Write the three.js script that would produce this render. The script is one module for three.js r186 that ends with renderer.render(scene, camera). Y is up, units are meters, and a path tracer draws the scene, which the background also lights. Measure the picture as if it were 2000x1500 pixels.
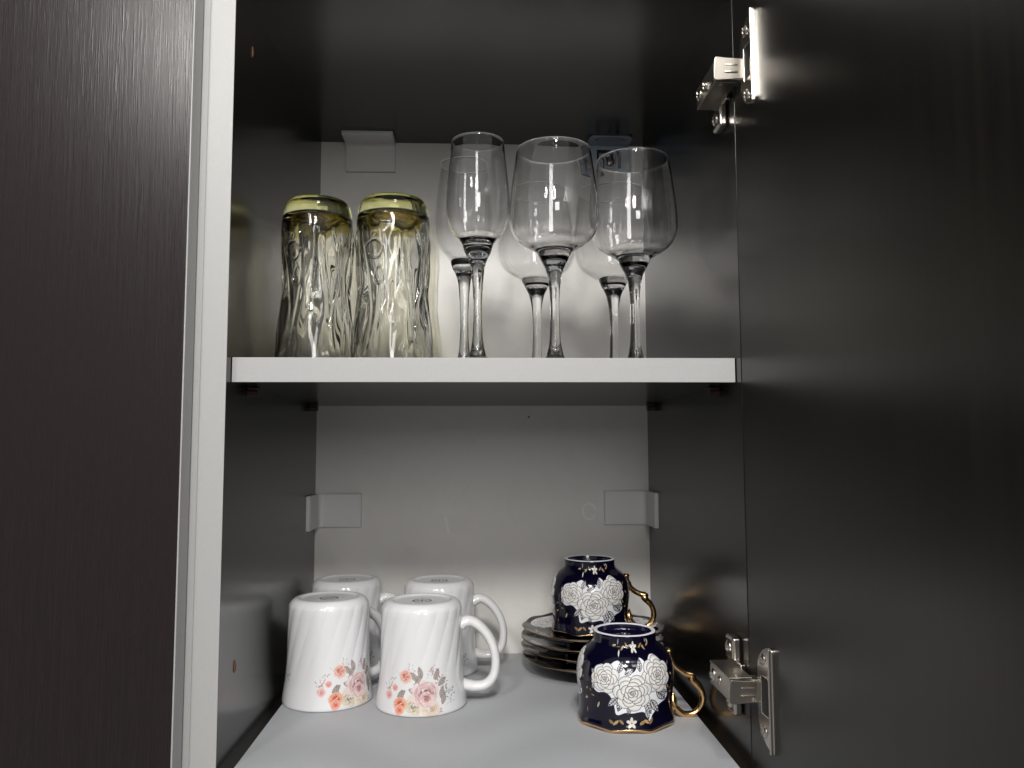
import * as THREE from 'three';
import { mergeGeometries } from 'three/addons/utils/BufferGeometryUtils.js';
import { RoundedBoxGeometry } from 'three/addons/geometries/RoundedBoxGeometry.js';
import { RectAreaLightUniformsLib } from 'three/addons/lights/RectAreaLightUniformsLib.js';

// ---------------------------------------------------------------- camera, surroundings, lamps, exposure
const scene = new THREE.Scene();
const camera = new THREE.PerspectiveCamera(2 * Math.atan(750 / 1562.25) * 180 / Math.PI, 4 / 3, 0.02, 50);
{
  const yaw = 0.0442, pitch = 0.08263, roll = -0.00327;
  const fw = new THREE.Vector3(Math.sin(yaw) * Math.cos(pitch), Math.sin(pitch), -Math.cos(yaw) * Math.cos(pitch));
  const rt = new THREE.Vector3(Math.cos(yaw), 0, Math.sin(yaw)), up = rt.clone().cross(fw);
  const u2 = rt.clone().multiplyScalar(-Math.sin(roll)).addScaledVector(up, Math.cos(roll));
  camera.position.set(0.17641, 0.22204, 0.56938);
  camera.up.copy(u2);
  camera.lookAt(camera.position.clone().add(fw));
}
scene.add(camera);
scene.background = new THREE.Color().setRGB(0.23, 0.23, 0.232);   // the dim light of the rest of the room
const renderer = new THREE.WebGLRenderer({ antialias: true });
renderer.toneMapping = THREE.LinearToneMapping;
renderer.toneMappingExposure = 1.27;
renderer.shadowMap.enabled = true;
RectAreaLightUniformsLib.init();
const LAMP_COLOR = 0xfffdf9;
const BULBS = [   // [place, radius, candela, label]
  [[0.12, 0.99, 1.14], 0.085, 3.3, 'round frosted lamp right above the photographer'],
  [[-0.36, 1.08, 1.16], 0.07, 1.25, 'round frosted lamp far to the left'],
  [[0.30, 1.36, 0.95], 0.07, 1.3, 'round frosted lamp, highest and nearest the cabinet'],
];
const PANEL = { at: [0.34, 0.80, 2.30], w: 0.42, h: 0.70, power: 5.6 };

// ---------------------------------------------------------------- helpers
let seed = 7;
function rnd() { seed |= 0; seed = seed + 0x6D2B79F5 | 0; let t = Math.imul(seed ^ seed >>> 15, 1 | seed); t = t + Math.imul(t ^ t >>> 7, 61 | t) ^ t; return ((t ^ t >>> 14) >>> 0) / 4294967296; }
const rr = (a, b) => a + (b - a) * rnd();
const used = new Map();
function numbered(n) { const k = used.get(n) || 0; used.set(n, k + 1); return k ? n + '_' + String(k).padStart(3, '0') : n; }
function thing(name, label, category, [x, y, z] = [0, 0, 0], group) {
  const o = new THREE.Group(); o.name = numbered(name); o.position.set(x, y, z);
  o.userData = { label, category }; if (group) o.userData.group = group;
  scene.add(o); return o;
}
function tag(o, label, category, group) { o.userData = { label, category }; if (group) o.userData.group = group; return o; }
function part(name, geo, mat, parent, label) {
  const m = new THREE.Mesh(Array.isArray(geo) ? merge(geo) : geo, mat); m.name = name;
  if (label) m.userData.label = label;
  parent.add(m); return m;
}
function merge(list) {
  return mergeGeometries(list.map(g => { const n = g.index ? g.toNonIndexed() : g; for (const k of Object.keys(n.attributes)) if (!['position', 'normal', 'uv'].includes(k)) n.deleteAttribute(k); return n; }));
}
function copyOf(src, [x, y, z], turn, label) {
  const o = src.clone(); o.name = numbered(src.name.replace(/_\d{3}$/, '')); o.position.set(x, y, z); o.rotation.y = turn;
  o.userData = { ...src.userData, label }; scene.add(o); return o;
}
// box from corner to corner with uv in metres; v follows the longest upright axis so that grain runs along it
function box(x0, x1, y0, y1, z0, z1, bevel = 0.0006) {
  const w = x1 - x0, h = y1 - y0, d = z1 - z0;
  const g = bevel > 0 ? new RoundedBoxGeometry(w, h, d, 2, Math.min(bevel, w / 2.01, h / 2.01, d / 2.01)) : new THREE.BoxGeometry(w, h, d);
  g.translate((x0 + x1) / 2, (y0 + y1) / 2, (z0 + z1) / 2);
  return boxUV(g);
}
function boxUV(g) {
  if (g.index) g = g.toNonIndexed();
  const p = g.attributes.position, n = p.count, uv = new Float32Array(n * 2), a = new THREE.Vector3(), b = new THREE.Vector3(), c = new THREE.Vector3();
  for (let i = 0; i < n; i += 3) {
    a.fromBufferAttribute(p, i); b.fromBufferAttribute(p, i + 1); c.fromBufferAttribute(p, i + 2);
    const m = b.clone().sub(a).cross(c.clone().sub(a)), ax = Math.abs(m.x), ay = Math.abs(m.y), az = Math.abs(m.z);
    [a, b, c].forEach((q, k) => {
      let s, t; if (ax >= ay && ax >= az) { s = q.z; t = q.y; } else if (ay >= az) { s = q.z; t = q.x; } else { s = q.x; t = q.y; }
      uv[(i + k) * 2] = s; uv[(i + k) * 2 + 1] = t;
    });
  }
  g.setAttribute('uv', new THREE.BufferAttribute(uv, 2)); return g;
}
// surface over (u, v) in [0,1]; outward is du x dv
function surf(nu, nv, f, uvf) {
  const P = [], N = [], UV = [], I = [], e = 1e-4;
  const v3 = (u, v) => new THREE.Vector3(...f(u, v));
  for (let j = 0; j <= nv; j++) for (let i = 0; i <= nu; i++) {
    const u = i / nu, v = j / nv, p = v3(u, v); P.push(p.x, p.y, p.z);
    const vv = Math.min(1 - 2 * e, Math.max(2 * e, v));
    const du = v3(u + e, vv).sub(v3(u - e, vv)), dv = v3(u, Math.min(1, vv + e)).sub(v3(u, Math.max(0, vv - e)));
    const n = du.cross(dv); if (n.lengthSq() < 1e-30) n.set(0, 1, 0); n.normalize(); N.push(n.x, n.y, n.z);
    const t = uvf ? uvf(u, v, p) : [u, v]; UV.push(t[0], t[1]);
  }
  const w = nu + 1;
  for (let j = 0; j < nv; j++) for (let i = 0; i < nu; i++) { const a = j * w + i, b = a + 1, c = a + w, d = c + 1; I.push(a, b, d, a, d, c); }
  const g = new THREE.BufferGeometry();
  g.setAttribute('position', new THREE.Float32BufferAttribute(P, 3)); g.setAttribute('normal', new THREE.Float32BufferAttribute(N, 3)); g.setAttribute('uv', new THREE.Float32BufferAttribute(UV, 2));
  g.setIndex(I); return g;
}
// smooth curve through profile points [radius, height] in millimetres; returns v -> [r, h] in metres, arc-length spaced
function curve(pts) {
  const c = new THREE.CatmullRomCurve3(pts.map(([r, h]) => new THREE.Vector3(r / 1000, h / 1000, 0)), false, 'centripetal');
  c.arcLengthDivisions = 1200; c.getLengths();
  return v => { const p = c.getPointAt(Math.min(1, Math.max(0, v))); return [Math.max(0, p.x), p.y]; };
}
function turned(pts, nu, nv, warp, uvf) {
  const c = curve(pts);
  return surf(nu, nv, (u, v) => {
    let [r, h] = c(v); const a = u * 2 * Math.PI;
    if (warp) [r, h] = warp(r, h, a, v);
    return [r * Math.sin(a), h, r * Math.cos(a)];
  }, uvf);
}
// tube with a radius that varies and an elliptical section, along points in a plane (x = outward, y = up)
function tubeXY(pts, radii, nSeg = 60, nRad = 18, flat = 1, z = 0) {
  const c = new THREE.CatmullRomCurve3(pts.map(p => new THREE.Vector3(p[0], p[1], 0)), false, 'centripetal');
  const rad = t => { const s = t * (radii.length - 1), i = Math.min(radii.length - 2, Math.floor(s)), f = s - i, q = f * f * (3 - 2 * f); return radii[i] + (radii[i + 1] - radii[i]) * q; };
  return surf(nRad, nSeg, (u, v) => {
    const cap = Math.min(1, Math.sqrt(Math.max(0, Math.min(v, 1 - v) * 26)) + 1e-3);
    const p = c.getPoint(Math.min(1, Math.max(0, v))), t = c.getTangent(Math.min(0.999, Math.max(0.001, v))), a = -u * 2 * Math.PI, r = rad(Math.min(1, Math.max(0, v))) * cap;
    const nx = -t.y, ny = t.x;
    return [p.x + nx * Math.cos(a) * r, p.y + ny * Math.cos(a) * r, z + Math.sin(a) * r * flat];
  });
}
function canvasTexture(w, h, draw, srgb = true) {
  const c = document.createElement('canvas'); c.width = w; c.height = h; draw(c.getContext('2d'), w, h);
  const t = new THREE.CanvasTexture(c); if (srgb) t.colorSpace = THREE.SRGBColorSpace;
  t.wrapS = t.wrapT = THREE.RepeatWrapping; t.anisotropy = 8; return t;
}
function dataTexture(w, h, fn, srgb = false, rep) {
  const d = new Uint8Array(w * h * 4);
  for (let y = 0; y < h; y++) for (let x = 0; x < w; x++) { const c = fn(x, y), i = (y * w + x) * 4; d[i] = c[0]; d[i + 1] = c[1]; d[i + 2] = c[2]; d[i + 3] = 255; }
  const t = new THREE.DataTexture(d, w, h); t.wrapS = t.wrapT = THREE.RepeatWrapping; t.magFilter = THREE.LinearFilter; t.minFilter = THREE.LinearFilter;
  if (srgb) t.colorSpace = THREE.SRGBColorSpace; if (rep) t.repeat.set(...rep); t.needsUpdate = true; return t;
}

// ---------------------------------------------------------------- materials
// upright wood-grain streaks: short dashes laid over long faint bands, tiling
function grain(w, h, dashes, len, strength) {
  const f = new Float32Array(w * h);
  const col = Float32Array.from({ length: w }, () => rr(-1, 1));
  for (let x = 0; x < w; x++) { const b = (col[x] + col[(x + 1) % w] * 0.6 + col[(x + 2) % w] * 0.3) * 0.16; for (let y = 0; y < h; y++) f[y * w + x] = b; }
  for (let k = 0; k < dashes; k++) {
    let x = rnd() * w; const y0 = Math.floor(rnd() * h), L = Math.floor(len * rr(0.3, 1.7)), s = strength * rr(-0.7, 1), drift = rr(-0.012, 0.012);
    for (let j = 0; j < L; j++) { const e = Math.sin(Math.PI * j / L), xi = ((Math.floor(x) % w) + w) % w, y = (y0 + j) % h; f[y * w + xi] += s * e; f[y * w + (xi + 1) % w] += s * e * 0.4; x += drift; }
  }
  return f;
}
const clamp8 = v => Math.max(0, Math.min(255, Math.round(v)));
const GW = 1024, GH = 1024;
const gA = grain(GW, GH, 30000, 40, 0.5);
// wenge-look door fronts: visible pale dashes on dark brown
const doorMap = dataTexture(GW, GH, (x, y) => { const g = gA[y * GW + x], v = 0.5 + g * 0.42; return [clamp8(10 + 29 * v), clamp8(3 + 25 * v), clamp8(3 + 25 * v)]; }, true, [5.2, 2.1]);
const doorBump = dataTexture(GW, GH, (x, y) => { const v = clamp8(128 + gA[y * GW + x] * 88); return [v, v, v]; }, false, [5.2, 2.1]);
const doorRough = dataTexture(GW, GH, (x, y) => { const v = clamp8(76 - gA[y * GW + x] * 30); return [v, v, v]; }, false, [5.2, 2.1]);
seed = 91;
const gB = grain(GW, GH, 9000, 120, 0.22);
const innerMap = dataTexture(GW, GH, (x, y) => { const v = 0.5 + gB[y * GW + x] * 0.6; return [clamp8(12 + 15 * v), clamp8(11 + 14 * v), clamp8(9 + 13 * v)]; }, true, [2.6, 1.4]);
const innerBump = dataTexture(GW, GH, (x, y) => { const v = clamp8(128 + gB[y * GW + x] * 110); return [v, v, v]; }, false, [2.6, 1.4]);
const innerRough = dataTexture(GW, GH, (x, y) => { const v = clamp8(57 - gB[y * GW + x] * 6); return [v, v, v]; }, false, [2.6, 1.4]);
const M = {};
M.front = new THREE.MeshPhysicalMaterial({ map: doorMap, bumpMap: doorBump, bumpScale: 0.00009, roughness: 1, roughnessMap: doorRough, name: 'wenge_front' });
M.inner = new THREE.MeshPhysicalMaterial({ map: innerMap, bumpMap: innerBump, bumpScale: 0.000005, roughness: 1, roughnessMap: innerRough, ior: 1.52, name: 'dark_laminate' });
seed = 17;
const edgeNoise = dataTexture(256, 256, () => { const v = clamp8(243 + rr(-3, 3)); return [v, v, v]; }, true, [6, 6]);
M.edge = new THREE.MeshPhysicalMaterial({ color: new THREE.Color().setRGB(0.41, 0.407, 0.40), map: edgeNoise, roughness: 0.42, name: 'pale_edge_banding' });
// white hardboard back with a few faint smears and a ring mark
const backMap = canvasTexture(1024, 1600, (c, w, h) => {
  c.fillStyle = '#e2dfdb'; c.fillRect(0, 0, w, h);
  seed = 5;
  for (let i = 0; i < 900; i++) { c.fillStyle = `rgba(${rnd() < 0.5 ? '255,252,246' : '150,142,136'},${rr(0.006, 0.02)})`; c.beginPath(); c.ellipse(rnd() * w, rnd() * h, rr(6, 60), rr(4, 26), rr(0, 3), 0, 7); c.fill(); }
  const X = m => m / 0.368 * w, Y = m => h - m / 0.575 * h;
  c.strokeStyle = 'rgba(250,248,244,0.5)'; c.lineWidth = 6; c.beginPath(); c.ellipse(X(0.301), Y(0.155), 20, 24, 0, 0.5, 6.0); c.stroke();
  c.strokeStyle = 'rgba(248,246,242,0.35)'; c.lineWidth = 9; c.beginPath(); c.moveTo(X(0.142), Y(0.150)); c.lineTo(X(0.146), Y(0.132)); c.stroke();
  c.fillStyle = 'rgba(60,52,46,0.85)'; c.beginPath(); c.arc(X(0.2345), Y(0.2605), 3, 0, 7); c.fill();
});
M.back = new THREE.MeshPhysicalMaterial({ map: backMap, roughness: 0.34, name: 'white_hardboard' });
M.plastic = new THREE.MeshPhysicalMaterial({ color: new THREE.Color().setRGB(0.74, 0.74, 0.73), roughness: 0.4, name: 'white_plastic' });
M.brownPlastic = new THREE.MeshPhysicalMaterial({ color: new THREE.Color().setRGB(0.035, 0.014, 0.012), roughness: 0.4, name: 'brown_plastic' });
M.chip = new THREE.MeshPhysicalMaterial({ color: new THREE.Color().setRGB(0.16, 0.07, 0.035), roughness: 0.9, name: 'raw_particle_board' });
M.nickel = new THREE.MeshPhysicalMaterial({ color: new THREE.Color().setRGB(0.56, 0.52, 0.47), metalness: 1, roughness: 0.22, name: 'nickel' });
M.nickelDark = new THREE.MeshPhysicalMaterial({ color: new THREE.Color().setRGB(0.40, 0.365, 0.32), metalness: 1, roughness: 0.34, name: 'worn_nickel' });
M.zinc = new THREE.MeshPhysicalMaterial({ color: new THREE.Color().setRGB(0.33, 0.36, 0.41), metalness: 1, roughness: 0.38, name: 'zinc' });
M.slot = new THREE.MeshPhysicalMaterial({ color: new THREE.Color().setRGB(0.02, 0.02, 0.02), roughness: 0.7, name: 'dark_slot' });
seed = 23;
const matBump = dataTexture(256, 256, (x, y) => { const a = (x + y) % 16, b = ((x - y) % 16 + 16) % 16, v = 128 + 70 * (Math.cos(a / 16 * 6.283) * Math.cos(b / 16 * 6.283)) + rr(-14, 14); return [clamp8(v), clamp8(v), clamp8(v)]; }, false, [60, 60]);
const matMap = dataTexture(512, 512, (x, y) => { const v = 186 + 4 * Math.sin(x * 0.02454 + 2 * Math.sin(y * 0.01227)) + rr(-4, 4); return [clamp8(v - 3), clamp8(v - 1), clamp8(v + 3)]; }, true, [5, 5]);
M.liner = new THREE.MeshPhysicalMaterial({ map: matMap, bumpMap: matBump, bumpScale: 0.00035, roughness: 0.5, name: 'grey_liner' });
M.wineGlass = new THREE.MeshPhysicalMaterial({ color: 0xffffff, transmission: 1, thickness: 0.002, roughness: 0, ior: 1.51, name: 'clear_glass' });
M.backTumbler = new THREE.MeshPhysicalMaterial({ color: new THREE.Color().setRGB(0.985, 0.98, 0.94), transmission: 1, thickness: 0, roughness: 0, ior: 1.52, name: 'thin_amber_tinted_glass' });
M.bowlGlass = new THREE.MeshPhysicalMaterial({ color: 0xffffff, transmission: 1, thickness: 0, roughness: 0, ior: 1.51, name: 'thin_clear_glass' });
// amber stain inside the foot of each tumbler: colour runs along the profile, strongest on the cavity ceiling
const stain = dataTexture(4, 1024, (x, y) => { const v = y / 1024, t = Math.max(0, Math.min(1, (0.12 - v) / 0.035)), k = t * t * (3 - 2 * t); const q = Math.max(0, Math.min(1, (v - 0.87) / 0.04)); return [clamp8(255 - 26 * k - 20 * q), clamp8(255 - 56 * k - 20 * q), clamp8(255 - 180 * k - 80 * q)]; }, true);
M.tumblerGlass = new THREE.MeshPhysicalMaterial({ color: 0xffffff, map: stain, transmission: 1, thickness: 0.004, roughness: 0, ior: 1.52, attenuationColor: new THREE.Color().setRGB(0.95, 0.955, 0.86), attenuationDistance: 0.026, name: 'amber_tinted_glass' });
M.porcelain = new THREE.MeshPhysicalMaterial({ color: new THREE.Color().setRGB(0.76, 0.76, 0.765), roughness: 0.16, clearcoat: 0.4, clearcoatRoughness: 0.06, name: 'white_porcelain' });
M.gold = new THREE.MeshPhysicalMaterial({ color: new THREE.Color().setRGB(0.80, 0.52, 0.25), metalness: 1, roughness: 0.17, name: 'gilding' });
M.wornGold = new THREE.MeshPhysicalMaterial({ color: new THREE.Color().setRGB(0.34, 0.24, 0.14), metalness: 1, roughness: 0.3, name: 'worn_gilding' });
M.bisque = new THREE.MeshPhysicalMaterial({ color: new THREE.Color().setRGB(0.70, 0.70, 0.76), roughness: 0.75, name: 'unglazed_porcelain' });

// ---------------------------------------------------------------- cabinet
const W = 0.368, D = 0.322, YC = 0.5718, YS = 0.2895, TH = 0.018;
const cabinet = thing('kitchen_cabinet', 'open dark wall cabinet with one shelf of glasses, its door swung to the right', 'cabinet');
{
  const B = cabinet;
  const lp = part('side_panel', box(-0.018, 0, -TH, YC + TH, -D - 0.003, -0.001, 0), M.inner, B);
  part('edge_banding', box(-0.018, 0, -TH, YC + TH, -0.001, 0, 0.0004), M.edge, lp);
  for (const [y, z] of [[0.535, -0.0446], [0.0654, -0.0373]]) {
    const g = turned([[0, 0.3], [1.2, 0.35], [2.0, 0.7], [2.6, 0.5], [3.0, 0.05]].map(([r, h]) => [r, h]), 18, 8, (r, h, a) => [r * (1 + 0.16 * Math.sin(a * 3 + y * 90)), h]);
    const m = part('peg_hole', g, M.chip, lp); m.rotation.z = -Math.PI / 2; m.position.set(0.0001, y, z); m.scale.set(1, 1, 0.8);
    m.scale.z = 0.62; m.scale.x = 1.5;
  }
  const rp = part('side_panel', box(W, W + 0.018, -TH, YC + TH, -D - 0.003, -0.001, 0), M.inner, B);
  part('edge_banding', box(W, W + 0.018, -TH, YC + TH, -0.001, 0, 0.0004), M.inner, rp);
  // back panel with its own uv over the whole sheet
  const bg = new THREE.BoxGeometry(W, YC, 0.003); bg.translate(W / 2, YC / 2, -D - 0.0015);
  part('back_panel', bg, M.back, B);
  const tp = part('top_panel', box(0, W, YC, YC + TH, -D - 0.003, -0.001, 0), M.inner, B);
  part('edge_banding', box(0, W, YC, YC + TH, -0.001, 0, 0.0004), M.edge, tp);
  const bp = part('bottom_panel', box(0, W, -TH, 0, -D - 0.003, -0.001, 0), M.inner, B);
  part('edge_banding', box(0, W, -TH, 0, -0.001, 0, 0.0004), M.edge, bp);
  const sh = part('shelf', box(0.0004, W - 0.0006, YS - TH, YS, -D + 0.0005, -0.0125, 0), M.inner, B);
  part('edge_banding', box(0.0004, W - 0.0006, YS - TH, YS, -0.0125, -0.0117, 0.0003), M.edge, sh);
  for (const [x, s] of [[0, 1], [W, -1]]) for (const z of [-0.055, -0.285]) {
    const pin = new THREE.CylinderGeometry(0.0034, 0.0034, 0.008, 20); pin.rotateZ(Math.PI / 2); pin.translate(x + s * 0.0041, YS - TH - 0.0042, z);
    const pad = new RoundedBoxGeometry(0.0075, 0.0022, 0.011, 2, 0.0008); pad.translate(x + s * 0.0045, YS - TH - 0.0014, z);
    part('shelf_support', [pin, pad], M.brownPlastic, B);
  }
  // white plastic corner covers: an L with a fillet, extruded along the corner
  const Lshape = (a, b, t) => {
    const s = new THREE.Shape(); s.moveTo(0, 0); s.lineTo(a, 0); s.lineTo(a, t * 0.55); s.quadraticCurveTo(a, t, a - t * 0.6, t); s.lineTo(t + 0.006, t); s.quadraticCurveTo(t, t, t, t + 0.006);
    s.lineTo(t, b - t * 0.6); s.quadraticCurveTo(t, b, t * 0.5, b); s.lineTo(0, b); s.closePath(); return s;
  };
  const ext = (s, d) => new THREE.ExtrudeGeometry(s, { depth: d - 0.0016, bevelEnabled: true, bevelThickness: 0.0008, bevelSize: 0.0007, bevelOffset: -0.0007, bevelSegments: 3, curveSegments: 10 }).translate(0, 0, 0.0008);
  // local frame of each: x along one face, y along the other, z along the corner edge
  const basis = (X, Y, Z, o) => new THREE.Matrix4().makeBasis(new THREE.Vector3(...X), new THREE.Vector3(...Y), new THREE.Vector3(...Z)).setPosition(...o);
  let g = ext(Lshape(0.0352, 0.034, 0.0042), 0.0560); g.applyMatrix4(basis([0, -1, 0], [0, 0, 1], [-1, 0, 0], [0.0842, YC - 0.0002, -D + 0.0002]));
  part('corner_bracket', boxUV(g), M.plastic, B, 'white plastic corner bracket under the cabinet top');
  g = ext(Lshape(0.0503, 0.048, 0.0042), 0.0362); g.applyMatrix4(basis([1, 0, 0], [0, 0, 1], [0, -1, 0], [0.0002, 0.1752, -D + 0.0002]));
  part('corner_bracket', boxUV(g), M.plastic, B, 'white plastic corner bracket at the left wall below the shelf');
  g = ext(Lshape(0.048, 0.0503, 0.0042), 0.0372); g.applyMatrix4(basis([0, 0, 1], [-1, 0, 0], [0, -1, 0], [W - 0.0002, 0.1768, -D + 0.0002]));
  part('corner_bracket', boxUV(g), M.plastic, B, 'white plastic corner bracket at the right wall below the shelf');
  // zinc hanging bracket in the upper right corner
  const rrect = (x0, y0, x1, y1, r) => { const s = new THREE.Shape(); s.moveTo(x0 + r, y0); s.lineTo(x1 - r, y0); s.quadraticCurveTo(x1, y0, x1, y0 + r); s.lineTo(x1, y1 - r); s.quadraticCurveTo(x1, y1, x1 - r, y1); s.lineTo(x0 + r, y1); s.quadraticCurveTo(x0, y1, x0, y1 - r); s.lineTo(x0, y0 + r); s.quadraticCurveTo(x0, y0, x0 + r, y0); return s; };
  const thin = { depth: 0.0012, bevelEnabled: true, bevelThickness: 0.0003, bevelSize: 0.0003, bevelSegments: 2, curveSegments: 8 };
  const hole = (s, x, y, r) => { const p = new THREE.Path(); p.absarc(x, y, r, 0, Math.PI * 2, true); s.holes.push(p); };
  const topS = rrect(0.3025, 0, 0.3505, 0.0305, 0.005); hole(topS, 0.3105, 0.0215, 0.0022); hole(topS, 0.3425, 0.0215, 0.0022);
  const tg = new THREE.ExtrudeGeometry(topS, thin); tg.rotateX(Math.PI / 2); tg.translate(0, YC - 0.0004, -D + 0.0004);
  const backS = rrect(0.3035, 0.5375, 0.3515, YC - 0.0022, 0.003);
  const sq = new THREE.Path(); sq.moveTo(0.3135, 0.5425); sq.lineTo(0.3135, 0.5650); sq.lineTo(0.3405, 0.5650); sq.lineTo(0.3405, 0.5425); sq.closePath(); backS.holes.push(sq);
  const bkg = new THREE.ExtrudeGeometry(backS, { ...thin, depth: 0.0050 }); bkg.translate(0, 0, -D + 0.0004);
  const hb = part('hanging_bracket', [boxUV(tg), boxUV(bkg)], M.zinc, B, 'bluish zinc hanging bracket under the cabinet top');
  part('clamp_plate', box(0.3165, 0.3370, 0.5440, 0.5620, -D + 0.0003, -D + 0.0022, 0.0004), M.zinc, hb);
  part('recess', box(0.3137, 0.3403, 0.5427, 0.5648, -D + 0.0001, -D + 0.0006, 0), M.slot, hb);
  const sc = new THREE.SphereGeometry(0.0062, 24, 10, 0, Math.PI * 2, 0, Math.PI / 2); sc.scale(1, 0.45, 1); sc.rotateX(Math.PI / 2); sc.translate(0.3262, 0.5530, -D + 0.0022);
  part('screw', [sc, box(0.3220, 0.3304, 0.5523, 0.5537, -D + 0.0035, -D + 0.0052, 0.0002), box(0.3255, 0.3269, 0.5488, 0.5572, -D + 0.0035, -D + 0.0052, 0.0002)], M.nickelDark, hb);

  seed = 64;
  const blobs = Array.from({ length: 70 }, () => [rnd(), rnd(), rr(0.02, 0.16), rr(-1, 1)]), specks = Array.from({ length: 26 }, () => [Math.floor(rnd() * 512), Math.floor(rnd() * 1024), rnd()]);
  const sm = new Float32Array(512 * 1024);
  for (const [bx, by, r, a] of blobs) { const R0 = r * 512, cx = bx * 512, cy = by * 1024; for (let y = Math.max(0, Math.floor(cy - 2.5 * R0)); y < Math.min(1024, cy + 2.5 * R0); y++) for (let x = Math.max(0, Math.floor(cx - R0 * 1.6)); x < Math.min(512, cx + R0 * 1.6); x++) { const q = ((x - cx) / R0) ** 2 + ((y - cy) / (R0 * 1.6)) ** 2; sm[y * 512 + x] += a * Math.exp(-q * 2); } }
  const gl = dataTexture(512, 1024, (x, y) => { const v = clamp8(80 + sm[y * 512 + x] * 4 + gB[(y * 1) * GW + x] * 2); return [v, v, v]; }, false, [1 / 0.3966, 1 / 0.62]);
  const dm = dataTexture(512, 1024, (x, y) => { const v = 0.5 + gB[y * GW + x] * 0.8; for (const [sx, sy, k] of specks) if (Math.abs(x - sx) < 0.6 && Math.abs(y - sy) < 0.6 + k) return [58, 54, 50]; return [clamp8(11 + 17 * v), clamp8(9 + 15 * v), clamp8(6 + 13 * v)]; }, true, [1 / 0.3966, 1 / 0.62]);
  const doorMat = M.inner.clone(); doorMat.map = dm; doorMat.roughnessMap = gl; doorMat.name = 'dark_laminate_door';
  // the door, swung just past a right angle
  const door = new THREE.Mesh(box(0, 0.018, -TH - 0.002, YC + TH + 0.002, 0, 0.3955, 0.0005), doorMat); door.name = 'door';
  door.position.set(W + 0.0002, 0, 0.0008); door.rotation.y = 2.0 * Math.PI / 180; B.add(door);
  part('edge_banding', box(-0.0003, 0.0183, -TH - 0.002, YC + TH + 0.002, 0.3956, 0.3966, 0.0004), M.edge, door);

  // hinges: cup plate on the door, link, arm and mounting plate on the wall
  function hinge(y0, flip) {
    const h = new THREE.Group(); h.name = 'hinge'; h.position.set(0, y0, 0); B.add(h);
    const screw = (x, y, z, r = 0.0042) => { const s = new THREE.SphereGeometry(r, 22, 8, 0, Math.PI * 2, 0, Math.PI / 2); s.scale(1, 0.5, 1); s.rotateZ(Math.PI / 2); s.translate(x, y, z); return s; };
    const cross = (x, y, z) => [box(x - 0.0004, x + 0.0006, y - 0.0022, y + 0.0022, z - 0.0004, z + 0.0004, 0), box(x - 0.0004, x + 0.0006, y - 0.0004, y + 0.0004, z - 0.0022, z + 0.0022, 0)];
    const xd = z => W + 0.0006 + Math.tan(2 * Math.PI / 180) * z;
    // cup plate
    const s = new THREE.Shape(); const z0 = 0.0165, z1 = 0.0415, hh = 0.0335;
    s.moveTo(z1, -hh + 0.003); s.lineTo(z1, hh - 0.003); s.quadraticCurveTo(z1, hh, z1 - 0.003, hh); s.quadraticCurveTo(z0 + 0.003, hh - 0.004, z0, 0.0165); s.lineTo(z0, -0.0165); s.quadraticCurveTo(z0 + 0.003, -hh + 0.004, z1 - 0.003, -hh); s.quadraticCurveTo(z1, -hh, z1, -hh + 0.003);
    const o = new THREE.Path(); o.moveTo(0.022, -0.0125); o.lineTo(0.0345, -0.0125); o.lineTo(0.0345, 0.0125); o.lineTo(0.022, 0.0125); o.closePath(); s.holes.push(o);
    let g = new THREE.ExtrudeGeometry(s, { depth: 0.0014, bevelEnabled: true, bevelThickness: 0.0004, bevelSize: 0.0004, bevelSegments: 2, curveSegments: 10 });
    g.applyMatrix4(basis([0, 0, 1], [0, 1, 0], [-1, 0, 0], [0, 0, 0])); g.rotateY(2 * Math.PI / 180); g.translate(W + 0.0002, 0, 0.0026);
    const rim = box(xd(0.042) - 0.0042, xd(0.042) - 0.0001, -hh, hh, 0.0412, 0.0434, 0.0007);
    part('cup_plate', [boxUV(g), rim], M.nickel, h);
    part('cup', box(xd(0.03) - 0.0012, xd(0.03) + 0.0002, -0.0124, 0.0124, 0.0246, 0.0372, 0), M.slot, h);
    for (const sg of [-1, 1]) part('screw', [screw(xd(0.03) - 0.0019, sg * 0.0235, 0.029), ...cross(xd(0.03) - 0.0039, sg * 0.0235, 0.029)], M.nickel, h);
    // link: bent plate with two stamped slots, from the cup to the arm
    const L = new THREE.Shape(); L.moveTo(0.3475, -0.0062); L.quadraticCurveTo(0.3470, 0.0078, 0.3488, 0.0080); L.lineTo(0.3560, 0.0074); L.lineTo(0.3700, 0.0066); L.lineTo(0.3706, -0.0062); L.lineTo(0.3500, -0.0078); L.quadraticCurveTo(0.3478, -0.0078, 0.3475, -0.0062);
    g = new THREE.ExtrudeGeometry(L, { depth: 0.0016, bevelEnabled: true, bevelThickness: 0.0005, bevelSize: 0.0005, bevelSegments: 3, curveSegments: 8 }); g.translate(0, 0, 0.0188); g.translate(0, 0, -0.0196); g.rotateX(0.12); g.translate(0, 0, 0.0196);
    const flangeT = box(0.3488, 0.3702, 0.0062, 0.0078, 0.0085, 0.0192, 0.0006), flangeB = box(0.3488, 0.3702, -0.0078, -0.0062, 0.0085, 0.0192, 0.0006);
    part('link', [boxUV(g), flangeT, flangeB], M.nickelDark, h);
    // arm: a channel
    const arm = [box(0.3490, 0.3506, -0.0080, 0.0080, -0.0300, 0.0150, 0.0006), box(0.3490, 0.3650, 0.0066, 0.0082, -0.0320, 0.0150, 0.0006), box(0.3490, 0.3650, -0.0082, -0.0066, -0.0320, 0.0150, 0.0006)];
    part('arm', arm, M.nickelDark, h);
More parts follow.
